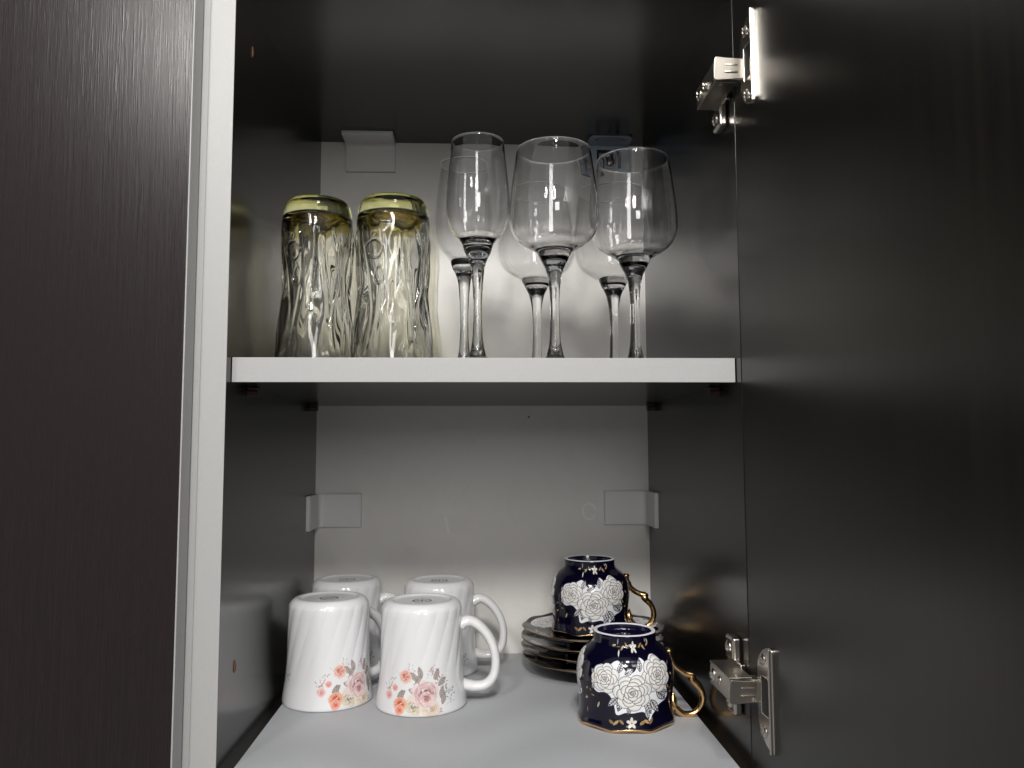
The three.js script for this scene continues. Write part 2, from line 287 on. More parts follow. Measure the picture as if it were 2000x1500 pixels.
    part('adjusting_screw', [screw(0.3490, 0, -0.0235, 0.0046), ...cross(0.3470, 0, -0.0235), screw(0.3490, 0, -0.008, 0.0032), ...cross(0.3475, 0, -0.008)], M.nickel, h);
    for (const k of [-1, 1]) { const slot = box(0.3548, 0.3642, k * 0.0026 - 0.0005, k * 0.0026 + 0.0005, 0.0206, 0.0218, 0.0002); part('stamped_rib', slot, k ? M.nickel : M.slot, h); }
    const pin = new THREE.CylinderGeometry(0.0014, 0.0014, 0.0175, 14); pin.translate(0.3545, 0, 0.0128); part('pivot_pin', pin, M.nickel, h);
    // mounting plate with a wing above and below
    const plate = [box(0.3635, W + 0.0001, -0.0110, 0.0110, -0.0360, -0.0060, 0.001)];
    for (const k of [-1, 1]) plate.push(box(0.3612, W + 0.0001, k > 0 ? 0.0105 : -0.0275, k > 0 ? 0.0275 : -0.0105, -0.0325, -0.0150, 0.0022));
    part('mounting_plate', plate, M.nickel, h);
    for (const k of [-1, 1]) part('screw', [screw(0.3612, k * 0.0195, -0.0240, 0.0046), ...cross(0.3590, k * 0.0195, -0.0240)], M.nickel, h);
    const lever = box(0.3520, 0.3620, -0.003, 0.003, -0.0420, -0.0300, 0.0012); part('release_lever', lever, M.nickelDark, h);
    return h;
  }
  hinge(0.0585); hinge(0.4960);
}
// neighbour cabinet with its closed front
{
  const n = thing('kitchen_cabinet', 'closed cabinet with streaky dark wood-grain front at the left of the open one', 'cabinet');
  part('side_panel', box(-0.0363, -0.0183, -TH, YC + TH, -D - 0.003, -0.001, 0.0003), M.edge, n);
  const d = part('door', box(-0.46, -0.0236, -TH - 0.002, YC + TH + 0.002, 0.0015, 0.0185, 0.0003), M.front, n);
  part('edge_banding', box(-0.0236, -0.0224, -TH - 0.002, YC + TH + 0.002, 0.0015, 0.0188, 0.0006), M.edge, d);
}
// liner on the cabinet floor
{
  const s = new THREE.Shape(); s.moveTo(0.0075, 0.006); s.lineTo(0.3590, 0.006); s.lineTo(0.3605, -0.3205); s.lineTo(0.0062, -0.3205); s.closePath();
  const g = new THREE.ExtrudeGeometry(s, { depth: 0.0014, bevelEnabled: false }); g.applyMatrix4(new THREE.Matrix4().makeBasis(new THREE.Vector3(1, 0, 0), new THREE.Vector3(0, 0, 1), new THREE.Vector3(0, -1, 0)));
  g.translate(0, 0.0019, 0);
  const m = new THREE.Mesh(boxUV(g), M.liner); m.name = numbered('shelf_liner'); scene.add(m);
  tag(m, 'grey ribbed liner lying on the cabinet floor under mugs and cups', 'shelf liner');
}
const FLOOR = 0.0020;

// ---------------------------------------------------------------- wine glasses and flutes
function stemware(name, label, category, group, g, at, thin) {
  const o = thing(name, label, category, at, group);
  part('foot', turned(g.foot, 96, 40), M.wineGlass, o);
  if (thin) {   // stem closed by a thick bottom; thin-walled bowl of two skins; rounded rim
    const k = g.stem.findIndex(p => p[0] > g.neck[0]), foot = g.stem.slice(0, k), up = g.stem.slice(k);
    part('stem', turned([...foot, g.neck, ...g.cap], 112, 150), M.wineGlass, o);
    const bowl = part('bowl', [turned([[g.neck[0] + 0.05, g.neck[1]], ...up, ...g.bowl], 128, 140), turned([...g.inner, ...g.floor.slice(0, 2), [g.neck[0] - 0.2, g.cap[0][1] + 0.5]], 128, 140)], M.bowlGlass, o);
    const [r, h] = g.rim, torus = new THREE.TorusGeometry(r, 0.00055, 14, 128); torus.rotateX(Math.PI / 2); torus.translate(0, h, 0);
    part('rim', torus, M.wineGlass, bowl);
  } else {
    part('stem', turned(g.stem, 112, 130), M.wineGlass, o);
    const [r, h] = g.rim.map(v => v * 1000);
    part('bowl', turned([g.stem[g.stem.length - 1], ...g.bowl, [r + 0.36, h], [r, h + 0.3], [r - 0.34, h], ...g.inner.slice(1), ...g.floor], 160, 260), M.wineGlass, o);
  }
  return o;
}
const GW1 = 'wine glasses standing in a row on the shelf', GW2 = 'champagne flutes on the shelf';
const footPts = R => [[0, 0.4], [R * 0.55, 0.3], [R - 1.2, 0.05], [R - 0.3, 0.35], [R, 0.95], [R - 0.5, 1.6], [R * 0.75, 2.0], [R * 0.5, 2.9], [13, 4.4], [9.4, 6.6], [7.2, 9.0]];
const wineStem = [[7.2, 9.0], [5.9, 14.5], [4.7, 22], [4.0, 36], [3.8, 49], [4.2, 61.7], [4.9, 69], [5.9, 74.5], [7.5, 80.9], [10.0, 86], [12.2, 90.2], [13.4, 92.8], [14.2, 94.6], [15.2, 95.7], [17.8, 97.2], [24.0, 100.9]];
const wineBowl = [[31.2, 106.3], [34.8, 112], [36.8, 118.5], [37.2, 125], [36.8, 134], [35.2, 150], [32.9, 167], [31.0, 179.6], [30.75, 180.7]];
const wineIn = [[29.9, 180.8], [30.0, 179.4], [31.8, 167], [34.1, 150], [35.7, 134], [36.1, 125], [35.7, 118.5], [33.7, 112.4], [30.2, 107.2]];
const wineFloor = [[23.2, 102.0], [16.5, 98.9], [12.5, 97.4], [7, 96.6], [0, 96.4]];
const fluteStem = [[7.0, 9.0], [5.5, 15.5], [4.3, 24], [3.7, 38], [3.6, 49.5], [4.1, 64], [4.9, 75], [6.0, 83.3], [8.2, 89.7], [10.2, 93.6], [11.3, 96.3], [11.9, 98.3], [12.5, 100.6], [14.4, 104.2], [17.4, 107.5]];
const fluteBowl = [[18.9, 109.2], [22.2, 113.6], [24.6, 120.4], [25.9, 128], [26.4, 137], [26.0, 147], [24.8, 160], [22.9, 177], [21.8, 187.2], [21.6, 188.1]];
const fluteIn = [[20.75, 188.2], [20.9, 186.8], [21.9, 177], [23.7, 160], [24.9, 147], [25.3, 137], [24.8, 128], [23.5, 120.8], [21.0, 114.4], [17.8, 110.2]];
const fluteFloor = [[16.2, 108.3], [12.4, 105.4], [8, 103.6], [4, 102.9], [0, 102.7]];
const wp = { foot: footPts(33), stem: wineStem, bowl: wineBowl, inner: wineIn, neck: [14.0, 94.6], cap: [[14.1, 95.7], [13.3, 96.6], [11.4, 96.9], [7, 96.6], [0, 96.4]], floor: wineFloor, rim: [0.0303, 0.1811] }, fp = { foot: footPts(28), stem: fluteStem, bowl: fluteBowl, inner: fluteIn, neck: [12.0, 98.8], cap: [[12.1, 100.4], [11.5, 101.8], [9.6, 102.7], [5, 102.8], [0, 102.7]], floor: fluteFloor, rim: [0.0212, 0.1885] };
const wine = stemware('wine_glass', 'clear wine glass in the front row, next to the flutes', 'wine glass', GW1, wp, [0.2402, YS, -0.0762]);
copyOf(wine, [0.3105, YS, -0.097], 0.7, 'clear wine glass in the front row, nearest the right wall');
const wine2 = stemware('wine_glass', 'clear wine glass standing behind the middle front wine glass', 'wine glass', GW1, wp, [0.2337, YS, -0.1854], true);
copyOf(wine2, [0.3075, YS, -0.1833], 2.6, 'clear wine glass standing behind the one nearest the right wall');
stemware('champagne_flute', 'slim clear champagne flute in front, the tallest glass', 'champagne flute', GW2, fp, [0.1772, YS, -0.0785]);
stemware('champagne_flute', 'slim clear champagne flute half hidden behind the front flute', 'champagne flute', GW2, fp, [0.1653, YS, -0.1345], true);

// ---------------------------------------------------------------- tumblers, upside down
{
  seed = 42;
  const ridges = Array.from({ length: 19 }, (_, k) => ({ a: k / 19 * 2 * Math.PI + rr(-0.12, 0.12), amp: rr(0.05, 0.17), len: rr(0.10, 0.2), ph: rr(0, 6.28), h: rr(0.0006, 0.0016), w: rr(0.045, 0.11), top: rr(0.108, 0.122), bot: rr(0.0, 0.05) }));
  const wrap = d => { d = (d + Math.PI) % (2 * Math.PI); if (d < 0) d += 2 * Math.PI; return d - Math.PI; };
  const sm = (a, b, x) => { const t = Math.min(1, Math.max(0, (x - a) / (b - a))); return t * t * (3 - 2 * t); };
  const ring = [[-0.55, 0.094, 0.0072], [2.3, 0.085, 0.007]], drop = [[-0.42, 0.073], [2.4, 0.06]];
  const relief = (a, h, r) => {
    const q0 = 7 * (a + 0.16 * Math.sin(h / 0.075 * 6.283 + a) + 0.05 * Math.sin(h / 0.031 * 6.283 + 3 * a));
    let d = 0.0009 * (Math.cos(q0) - 0.4) * sm(0.004, 0.045, h) * (1 - sm(0.108, 0.124, h));
    for (const k of ridges) {
      const c = k.a + k.amp * Math.sin(h / k.len * 6.283 + k.ph), q = wrap(a - c) / k.w;
      if (Math.abs(q) < 3.2) d += k.h * Math.exp(-q * q) * (1 - sm(k.top - 0.012, k.top, h)) * (0.18 + 0.82 * sm(k.bot, k.bot + 0.03, h)) * sm(0.006, 0.016, h);
    }
    for (const [ra, rh, R] of ring) { const x = wrap(a - ra) * r, y = h - rh, e = (Math.hypot(x, y) - R) / 0.0007; d += 0.0009 * Math.exp(-e * e); const e2 = (Math.hypot(x, y - 0.012) - 0.002) / 0.0006; d += 0.0005 * Math.exp(-e2 * e2); }
    for (const [ra, rh] of drop) { const x = wrap(a - ra) * r, y = h - rh, e = (Math.hypot(x * (1.3 + y * 60), y * 0.62) - 0.0044) / 0.0007; d += 0.0009 * Math.exp(-e * e); }
    return d;
  };
  // order: cavity ceiling, down the inside, rim, up the outside, over the base
  const pts = [[0, 126.6], [8, 127.0], [16, 127.8], [20.0, 127.6], [23.4, 125.9], [25.3, 121.5], [26.2, 112], [25.8, 92], [24.6, 71], [25.6, 53], [28.2, 32], [29.7, 14], [30.2, 2.5], [30.6, 0.6], [31.0, 0.05], [32.2, 0.5], [32.9, 2.4], [32.5, 14], [31.0, 32], [28.6, 53], [27.4, 70], [28.3, 88], [29.4, 105], [29.2, 120], [28.0, 129], [26.9, 134.6], [25.6, 138.2], [23.6, 140.2], [20.6, 140.9], [18, 140.5], [12, 139.5], [0, 139.2]];
  const c = curve(pts); let vRim = 0.5; for (let v = 0.3; v < 0.7; v += 0.0005) if (c(v)[1] < c(vRim)[1]) vRim = v;
  const geo = surf(230, 260, (u, v) => {
    let [r, h] = c(v); const a = u * 2 * Math.PI;
    if (v > vRim && h > 0.003) r += relief(a, h, r) * sm(0, 0.01, r); 
    return [r * Math.sin(a), h, r * Math.cos(a)];
  });
  const G = 'upside-down tumblers standing on the shelf';
  const t0 = new THREE.Mesh(geo, M.tumblerGlass); t0.name = numbered('tumbler'); scene.add(t0); t0.position.set(0.043, YS, -0.0955);
  tag(t0, 'wavy amber-tinted tumbler upside down, front one nearest the left wall', 'tumbler', G);
  const t1 = copyOf(t0, [0.1062, YS, -0.0945], 0.12, 'wavy amber-tinted tumbler upside down, front one beside the flutes');
  const t2 = copyOf(t0, [0.0415, YS, -0.163], 1.7, 'wavy amber-tinted tumbler upside down, behind the one nearest the left wall');
  const t3 = copyOf(t0, [0.1125, YS, -0.163], 2.9, 'wavy amber-tinted tumbler upside down, behind the one beside the flutes');
  t2.material = t3.material = M.backTumbler; t1.scale.set(1.05, 1.012, 1.05);
}

// ---------------------------------------------------------------- drawing flowers
function petalRose(c, x, y, R, cols, k = 0.82) {   // watercolour rose of many dabs: cols = mid, deep, pale, heart
  const at = (q, a) => [x + Math.cos(a) * q * R, y + Math.sin(a) * q * R * 0.9];
  const edge = Array.from({ length: 7 }, (_, i) => 0.86 + 0.16 * rnd());
  const lim = a => { const t = ((a / 6.2832) % 1 + 1) % 1 * 7, i = Math.floor(t) % 7, f = t - Math.floor(t); return (edge[i] * (1 - f) + edge[(i + 1) % 7] * f) * (0.93 + 0.07 * Math.abs(Math.cos(3.5 * a))); };
  for (let i = 0; i < 190; i++) {
    const q0 = Math.sqrt(1 - i / 190), a = rr(0, 6.283), q = q0 * lim(a) * 0.93, [px, py] = at(q, a), n = q0 + rr(-0.22, 0.22);
    c.globalAlpha = rr(0.35, 0.7) * k; c.fillStyle = n < 0.14 ? cols[3] : n < 0.36 ? cols[1] : n < 0.66 ? cols[0] : cols[2];
    c.beginPath(); c.ellipse(px, py, R * (0.1 + 0.14 * q0), R * (0.05 + 0.06 * q0), a + 1.57 + rr(-0.5, 0.5), 0, 7); c.fill();
  }
  for (let i = 0; i < 34; i++) {   // petal edges as broken arcs
    const q = 0.12 + 0.8 * Math.sqrt(i / 34), a = i * 2.4 + rr(-0.3, 0.3), w = rr(0.3, 0.6);
    c.globalAlpha = rr(0.2, 0.5) * k; c.strokeStyle = i % 3 ? cols[1] : cols[2]; c.lineWidth = R * rr(0.02, 0.05); c.beginPath();
    for (let t = -1; t <= 1.01; t += 0.25) { const [px, py] = at(q * lim(a) * (1 - 0.1 * t * t), a + t * w); t === -1 ? c.moveTo(px, py) : c.lineTo(px, py); }
    c.stroke();
  }
  c.globalAlpha = 1;
}
function leaf(c, x, y, L, wd, a, fill, vein) {
  c.save(); c.translate(x, y); c.rotate(a); c.fillStyle = fill;
  c.beginPath(); c.moveTo(0, 0); c.quadraticCurveTo(L * 0.45, -wd, L, 0); c.quadraticCurveTo(L * 0.45, wd, 0, 0); c.fill();
  if (vein) { c.strokeStyle = vein; c.lineWidth = Math.max(1, wd * 0.12); c.stroke(); c.beginPath(); c.moveTo(0, 0); c.lineTo(L * 0.92, 0); for (let i = 1; i < 5; i++) { const t = i / 5.4 * L; c.moveTo(t, 0); c.lineTo(t + L * 0.13, -wd * 0.38 * Math.sin(i / 5 * 3.1)); c.moveTo(t, 0); c.lineTo(t + L * 0.13, wd * 0.38 * Math.sin(i / 5 * 3.1)); } c.stroke(); }
  c.restore();
}
// ---------------------------------------------------------------- mugs
{
  const H = 89.5;
  // print: 2048 px round (249 mm), 640 px high (89.5 mm); x centre = front
  const S = 2048 / 249;
  const print = canvasTexture(2048, 736, (c, w, h) => {
    c.fillStyle = '#e9e9ea'; c.fillRect(0, 0, w, h); seed = 301;
    const X = mm => w / 2 + mm * S, Y = mm => h - mm * S;
    const spray = (x, y, n, R, col) => { for (let i = 0; i < n; i++) { const a = rr(0, 6.28), d = R * Math.sqrt(rnd()); c.globalAlpha = rr(0.6, 0.95); leaf(c, X(x) + Math.cos(a) * d * S, Y(y) + Math.sin(a) * d * S, rr(1.6, 3.6) * S, rr(0.5, 1.1) * S, rr(0, 6.28), col[i % col.length]); } c.globalAlpha = 1; };
    const stalk = (x0, y0, x1, y1, col) => { c.globalAlpha = 0.6; c.strokeStyle = col; c.lineWidth = 2.2; c.beginPath(); c.moveTo(X(x0), Y(y0)); c.quadraticCurveTo(X((x0 + x1) / 2 + 1), Y((y0 + y1) / 2 + 1), X(x1), Y(y1)); c.stroke(); c.globalAlpha = 1; };
    spray(13, 37, 26, 5, ['#c9a2ac', '#b58a98', '#d8b9bf']); spray(22, 28, 16, 4.5, ['#9b929a', '#b9adb2', '#8b8790']); spray(29, 15, 34, 6, ['#8d9ba6', '#a5b0b8', '#76828e', '#b9c2c8']);
    spray(17, 5, 16, 3, ['#b98ba2', '#c9a3b4']); spray(-30, 20, 20, 4.5, ['#d98f8c', '#cf9a9a', '#9fa39c']); spray(-19, 11, 9, 3, ['#a8998f', '#8f8a86']); spray(4, 3, 10, 5, ['#b7ad98', '#c9bfa6']);
    spray(-6, 38, 9, 4, ['#b3a9a2', '#c4a6a2']); spray(24, 22, 14, 4, ['#9a8f8e', '#a99a9c']); spray(-26, 27, 12, 4, ['#d59a94', '#a7aaa0']); spray(17, 30, 14, 5, ['#b99aa2', '#a39590']); spray(0, 26, 8, 4, ['#a9a096', '#978b84']);
    stalk(7, 30, 14, 41, '#a89098'); stalk(20, 22, 27, 31, '#8f8a90'); stalk(22, 10, 33, 22, '#8593a0'); stalk(-18, 32, -22, 36, '#9a968c'); stalk(-28, 14, -31, 27, '#b99490'); stalk(24, 8, 34, 10, '#8593a0');
    for (const [x, y, a] of [[-3, 27, -0.9], [-1, 29, -2.4], [-9, 22, 0.3], [-12, 21, 2.5], [20, 14, -1.3], [21, 9, -1.2], [-16, 12, -1.5], [3, 31, -1.9], [-6, 20, 0.9], [18, 24, -0.7], [15, 29, -1.2]]) { c.globalAlpha = 0.85; leaf(c, X(x), Y(y), 9.5 * S, 4.2 * S, a, '#b5aaa2', '#8b8079'); c.globalAlpha = 1; }
    petalRose(c, X(-4), Y(9.5), 10 * S, ['#d3c8b2', '#988868', '#e6decd', '#5f523c']);
    petalRose(c, X(10), Y(7.5), 9.5 * S, ['#dccbb4', '#b39474', '#eaddcb', '#80664a']);
    petalRose(c, X(6), Y(18.5), 13.2 * S, ['#d0a9aa', '#955f66', '#e8d3d1', '#6b3a42']);
    petalRose(c, X(7), Y(15), 6.5 * S, ['#d8adab', '#9c5f63', '#ecd5d1', '#723d42'], 0.8);
    petalRose(c, X(-12), Y(32), 6.6 * S, ['#df9985', '#bd5544', '#efcabd', '#86352b']);
    petalRose(c, X(-16.5), Y(10), 6.8 * S, ['#de7c5d', '#b84a2e', '#efb9a0', '#74301c']);
    petalRose(c, X(-16.5), Y(5.5), 5 * S, ['#ee9f86', '#d9604a', '#f0b9a8', '#9a4230'], 0.8);
    petalRose(c, X(-22.5), Y(22.5), 3.2 * S, ['#e89a90', '#cf5148', '#efb9b0', '#a33830']);
    petalRose(c, X(-29), Y(16), 4.2 * S, ['#e7aaa4', '#d07a76', '#efc6c0', '#a8504e'], 0.8);
    // tiny sprig on the far side
    for (const s of [-1, 1]) { spray(s * 68, 25, 10, 3, ['#8d8a90', '#a59aa0']); }
  });
  const bodyMat = M.porcelain.clone(); bodyMat.color.setRGB(0.95, 0.95, 0.96); bodyMat.map = print; bodyMat.name = 'printed_porcelain';
  const stamp = canvasTexture(512, 512, (c, w, h) => {
    c.fillStyle = '#e6e6e7'; c.fillRect(0, 0, w, h); c.strokeStyle = '#26262c'; c.fillStyle = '#26262c'; c.lineWidth = 19;
    c.beginPath(); c.ellipse(256, 250, 84, 78, 0, 0, 7); c.stroke(); c.lineWidth = 9;
    c.beginPath(); c.moveTo(182, 250); c.lineTo(330, 250); c.stroke();
    c.beginPath(); c.moveTo(256, 190); c.lineTo(268, 250); c.lineTo(256, 310); c.lineTo(244, 250); c.closePath(); c.fill();
    c.beginPath(); c.ellipse(220, 236, 22, 9, 0.5, 0, 7); c.fill(); c.beginPath(); c.ellipse(294, 264, 22, 9, 0.5, 0, 7); c.fill();
    c.lineWidth = 5; c.strokeStyle = '#77777c';   // worn arc of print, not legible
    for (let i = 0; i < 26; i++) { const a = 0.55 + i / 26 * 2.05, r = 128; if (i % 7 === 6) continue; c.beginPath(); c.moveTo(256 + Math.cos(a) * r, 250 + Math.sin(a) * r); c.lineTo(256 + Math.cos(a + 0.03) * (r + 13), 250 + Math.sin(a + 0.03) * (r + 13)); c.stroke(); }
  });
  const baseMat = M.porcelain.clone(); baseMat.color.setRGB(1, 1, 1); baseMat.map = stamp; baseMat.name = 'stamped_porcelain';
  const pts = [[0, 79], [20, 79], [27, 78.6], [30.2, 76], [31.6, 70], [32.6, 50], [33.4, 30], [35.2, 12], [36.9, 3], [37.4, 0.8], [38.2, 0.05], [39.0, 0.5], [39.5, 1.8], [39.3, 5], [38.5, 11], [37.2, 20], [36.3, 31], [35.7, 45], [35.5, 60], [35.4, 73], [35.3, 80], [34.7, 84.2], [32.8, 87.2], [30.4, 89.1], [27.8, 89.7], [26.3, 89.6], [25.2, 89.2], [24.4, 88.5], [23.6, 88.15]];
  const c = curve(pts); let vRim = 0.5; for (let v = 0.25; v < 0.75; v += 0.0005) if (c(v)[1] < c(vRim)[1]) vRim = v;
  const ss = (a, b, x) => { const t = Math.min(1, Math.max(0, (x - a) / (b - a))); return t * t * (3 - 2 * t); };
  const body = surf(240, 200, (u, v) => {
    let [r, h] = c(v); const a = u * 2 * Math.PI + Math.PI;
    if (v > vRim) { const fl = ss(0.016, 0.045, h) * (1 - ss(0.083, 0.0885, h)); const ph = 18 * (a - h * 9.5); r += 0.00021 * fl * (Math.abs(Math.sin(ph / 2)) * 2 - 1); }
    return [r * Math.sin(a), h, r * Math.cos(a)];
  }, (u, v, p) => v > vRim ? [u, Math.min(0.995, Math.max(0.004, p.y / 0.0895))] : [u, 0.97]);
  const disc = turned([[23.65, 88.17], [21, 88.0], [12, 87.9], [0, 87.85]], 72, 14, null, (u, v, p) => [0.5 + p.x / 0.0475, 0.5 - p.z / 0.0475]);
  const handle = tubeXY([[0.0320, 0.0650], [0.0370, 0.0688], [0.0430, 0.0696], [0.0505, 0.0655], [0.0585, 0.0565], [0.0636, 0.0450], [0.0650, 0.0315], [0.0622, 0.0210], [0.0560, 0.0152], [0.0470, 0.0138], [0.0395, 0.0150], [0.0325, 0.0165]], [0.0061, 0.0052, 0.0045, 0.0042, 0.0040, 0.0040, 0.0042, 0.0044, 0.0047, 0.0055], 90, 24, 1.3);
  const G = 'white floral mugs standing upside down';
  const m0 = thing('mug', 'white floral mug upside down in front, handle and whole bouquet facing out', 'mug', [0.1282, FLOOR, -0.1535], G);
  part('body', body, bodyMat, m0); part('base', disc, baseMat, m0); part('handle', handle, M.porcelain, m0);
  copyOf(m0, [0.0439, FLOOR, -0.1708], 0.76, 'white floral mug upside down in front beside the left wall, flowers at its right edge');
  copyOf(m0, [0.0432, FLOOR, -0.2745], 0.05, 'white mug upside down at the back in the left corner');
  copyOf(m0, [0.1385, FLOOR, -0.2625], -0.02, 'white mug upside down at the back, handle curving out behind another handle');
}
// ---------------------------------------------------------------- blue and gold cups and saucers
function lineRose(c, x, y, R, rot = 0, sq = 1) {
  c.save(); c.translate(x, y); c.scale(1, sq); c.rotate(rot);
  const petal = (a, d, pr, wd) => {
    const px = Math.cos(a) * d, py = Math.sin(a) * d;
    c.save(); c.translate(px, py); c.rotate(a);
    const g = c.createRadialGradient(-pr * 0.7, 0, pr * 0.15, 0, 0, pr * 1.1); g.addColorStop(0, '#c3b6a6'); g.addColorStop(0.4, '#e2ddd6'); g.addColorStop(1, '#f0f0f0');
    c.fillStyle = g; c.beginPath(); c.moveTo(-pr * 0.7, -wd * 0.5); c.bezierCurveTo(-pr * 0.1, -wd * 1.25, pr * 0.95, -wd * 0.95, pr, -wd * 0.08); c.bezierCurveTo(pr * 1.0, wd * 0.85, pr * 0.0, wd * 1.25, -pr * 0.7, wd * 0.5); c.closePath(); c.fill();
    c.strokeStyle = '#3d3a46'; c.lineWidth = Math.max(1.4, R * 0.026); c.stroke();
    c.lineWidth = Math.max(0.8, R * 0.012); c.strokeStyle = 'rgba(50,46,52,0.75)'; c.beginPath();
    for (let i = -4; i <= 4; i++) { const t = i / 4.6, ex = pr * (0.94 - 0.35 * t * t), ey = wd * 0.82 * t, L = 0.16 + 0.1 * rnd(); c.moveTo(ex, ey); c.lineTo(ex * (1 - L), ey * (1 - L * 0.6)); }
    c.stroke(); c.restore();
  };
  for (const [n, d, pr, wd, o] of [[7, 0.64, 0.4, 0.42, 0.2], [6, 0.48, 0.36, 0.36, 0.75], [5, 0.34, 0.3, 0.32, 0.1], [5, 0.22, 0.25, 0.25, 0.6], [3, 0.1, 0.18, 0.2, 0.2]]) for (let i = 0; i < n; i++) petal(o + i / n * 6.283 + rr(-0.1, 0.1), R * d, R * pr, R * wd);
  c.strokeStyle = '#3d3a46'; c.lineWidth = Math.max(1.4, R * 0.026); c.fillStyle = '#d8d0c4'; c.beginPath(); c.arc(0, 0, R * 0.14, 0, 7); c.fill(); c.stroke();
  c.beginPath(); for (let t = 0; t < 9; t += 0.3) { const q = R * 0.013 * t; c.lineTo(Math.cos(t) * q, Math.sin(t) * q); } c.stroke();
  c.restore();
}
function rosePanel(c, cx, Y, S) {   // S pixels per mm, cx pixel of the middle
  const X = mm => cx + mm * S;
  const P = [[-34, 44], [-31, 50], [-26, 51.5], [-21, 49], [-17, 53.5], [-12, 55], [-9, 51], [-6, 47], [-2, 45.5], [2, 48], [4, 54], [6, 57], [9, 55.5], [12, 52], [16, 57.5], [22, 58.5], [27, 55], [29, 49], [29.5, 42], [28, 36], [31, 31], [33, 26], [30, 22.5], [25, 21.5], [21, 19.5], [19, 16], [15, 13], [14.5, 9.5], [12, 8.8], [11, 13], [8, 16.5], [3, 16], [-2, 15], [-7, 16], [-12, 13.5], [-15, 14], [-15.5, 19], [-17, 25], [-20, 29.5], [-25, 30.5], [-29, 29], [-33, 31], [-35.5, 37]];
  c.fillStyle = '#e9e9ee'; c.beginPath(); P.forEach(([x, y], i) => { const [x2, y2] = P[(i + 1) % P.length]; const mx = X((x + x2) / 2), my = Y((y + y2) / 2); if (!i) c.moveTo(mx, my); else c.quadraticCurveTo(X(x), Y(y), mx, my); }); c.closePath(); c.fill();
  const lf = (x, y, L, w, a) => leaf(c, X(x), Y(y), L * S, w * S, a, '#dfdfe2', '#34323a');
  lf(-12, 46, 9, 4, -1.2); lf(-7, 45, 8, 4, -0.5); lf(5, 47, 9, 4, -1.5); lf(9, 47, 9, 4, -0.9); lf(-9, 28, 12, 5, 1.9); lf(-13, 27, 11, 4.5, 2.4); lf(9, 25, 12, 5, 1.1); lf(19, 31, 13, 6, 0.6); lf(14, 25, 13, 5.5, 0.9); lf(-31, 37, 7, 3.5, 2.2); lf(10, 18, 8, 3.4, 1.3); lf(-3, 22, 8, 3.5, 1.8); lf(-31, 42, 7, 3.5, -2.4); lf(23, 30, 9, 4, 0.2);
  lineRose(c, X(-23), Y(41), 12 * S, 0.2, 0.92); lineRose(c, X(20.5), Y(43.5), 14 * S, 1.1, 0.95); lineRose(c, X(-1), Y(31), 15 * S, 2.2, 0.9);
}
const goldTints = ['#94794f', '#ad9468', '#86693f', '#b9a886'];
function goldSprig(c, x, y, S, n, spread) {   // a five-petalled flower between two leafy twigs
  const tw = n > 8 ? 2 : 1;
  for (const s of [-1, 1]) for (let k = 0; k < n / 2; k++) {
    const t = (k + 0.8) / (n / 2), lx = x + s * (3 + t * spread * 0.8) * S, ly = y - (Math.sin(t * 2.6) * 2.4 - 1.6 + (k % 2 ? 1.5 : -1.3)) * S * (s > 0 ? 1 : 0.8);
    leaf(c, lx, ly, rr(4.6, 6.4) * S, rr(1.8, 2.7) * S, (s > 0 ? 0 : Math.PI) + s * (k % 2 ? 0.75 : -0.7) + rr(-0.25, 0.25), goldTints[k % 4]);
  }
  for (let r = 0; r < tw; r++) for (let i = 0; i < 5; i++) { const a = i / 5 * 6.283 - 1.57 + r * 0.6, q = r ? 0.55 : 1; c.fillStyle = r ? '#c9b48e' : '#d9d4cb'; c.beginPath(); c.ellipse(x + Math.cos(a) * 2.3 * S * q, y + Math.sin(a) * 2.3 * S * q, 2.1 * S * q, 1.2 * S * q, a, 0, 7); c.fill(); }
  c.fillStyle = '#8f7440'; c.beginPath(); c.arc(x, y, 0.7 * S, 0, 7); c.fill();
}
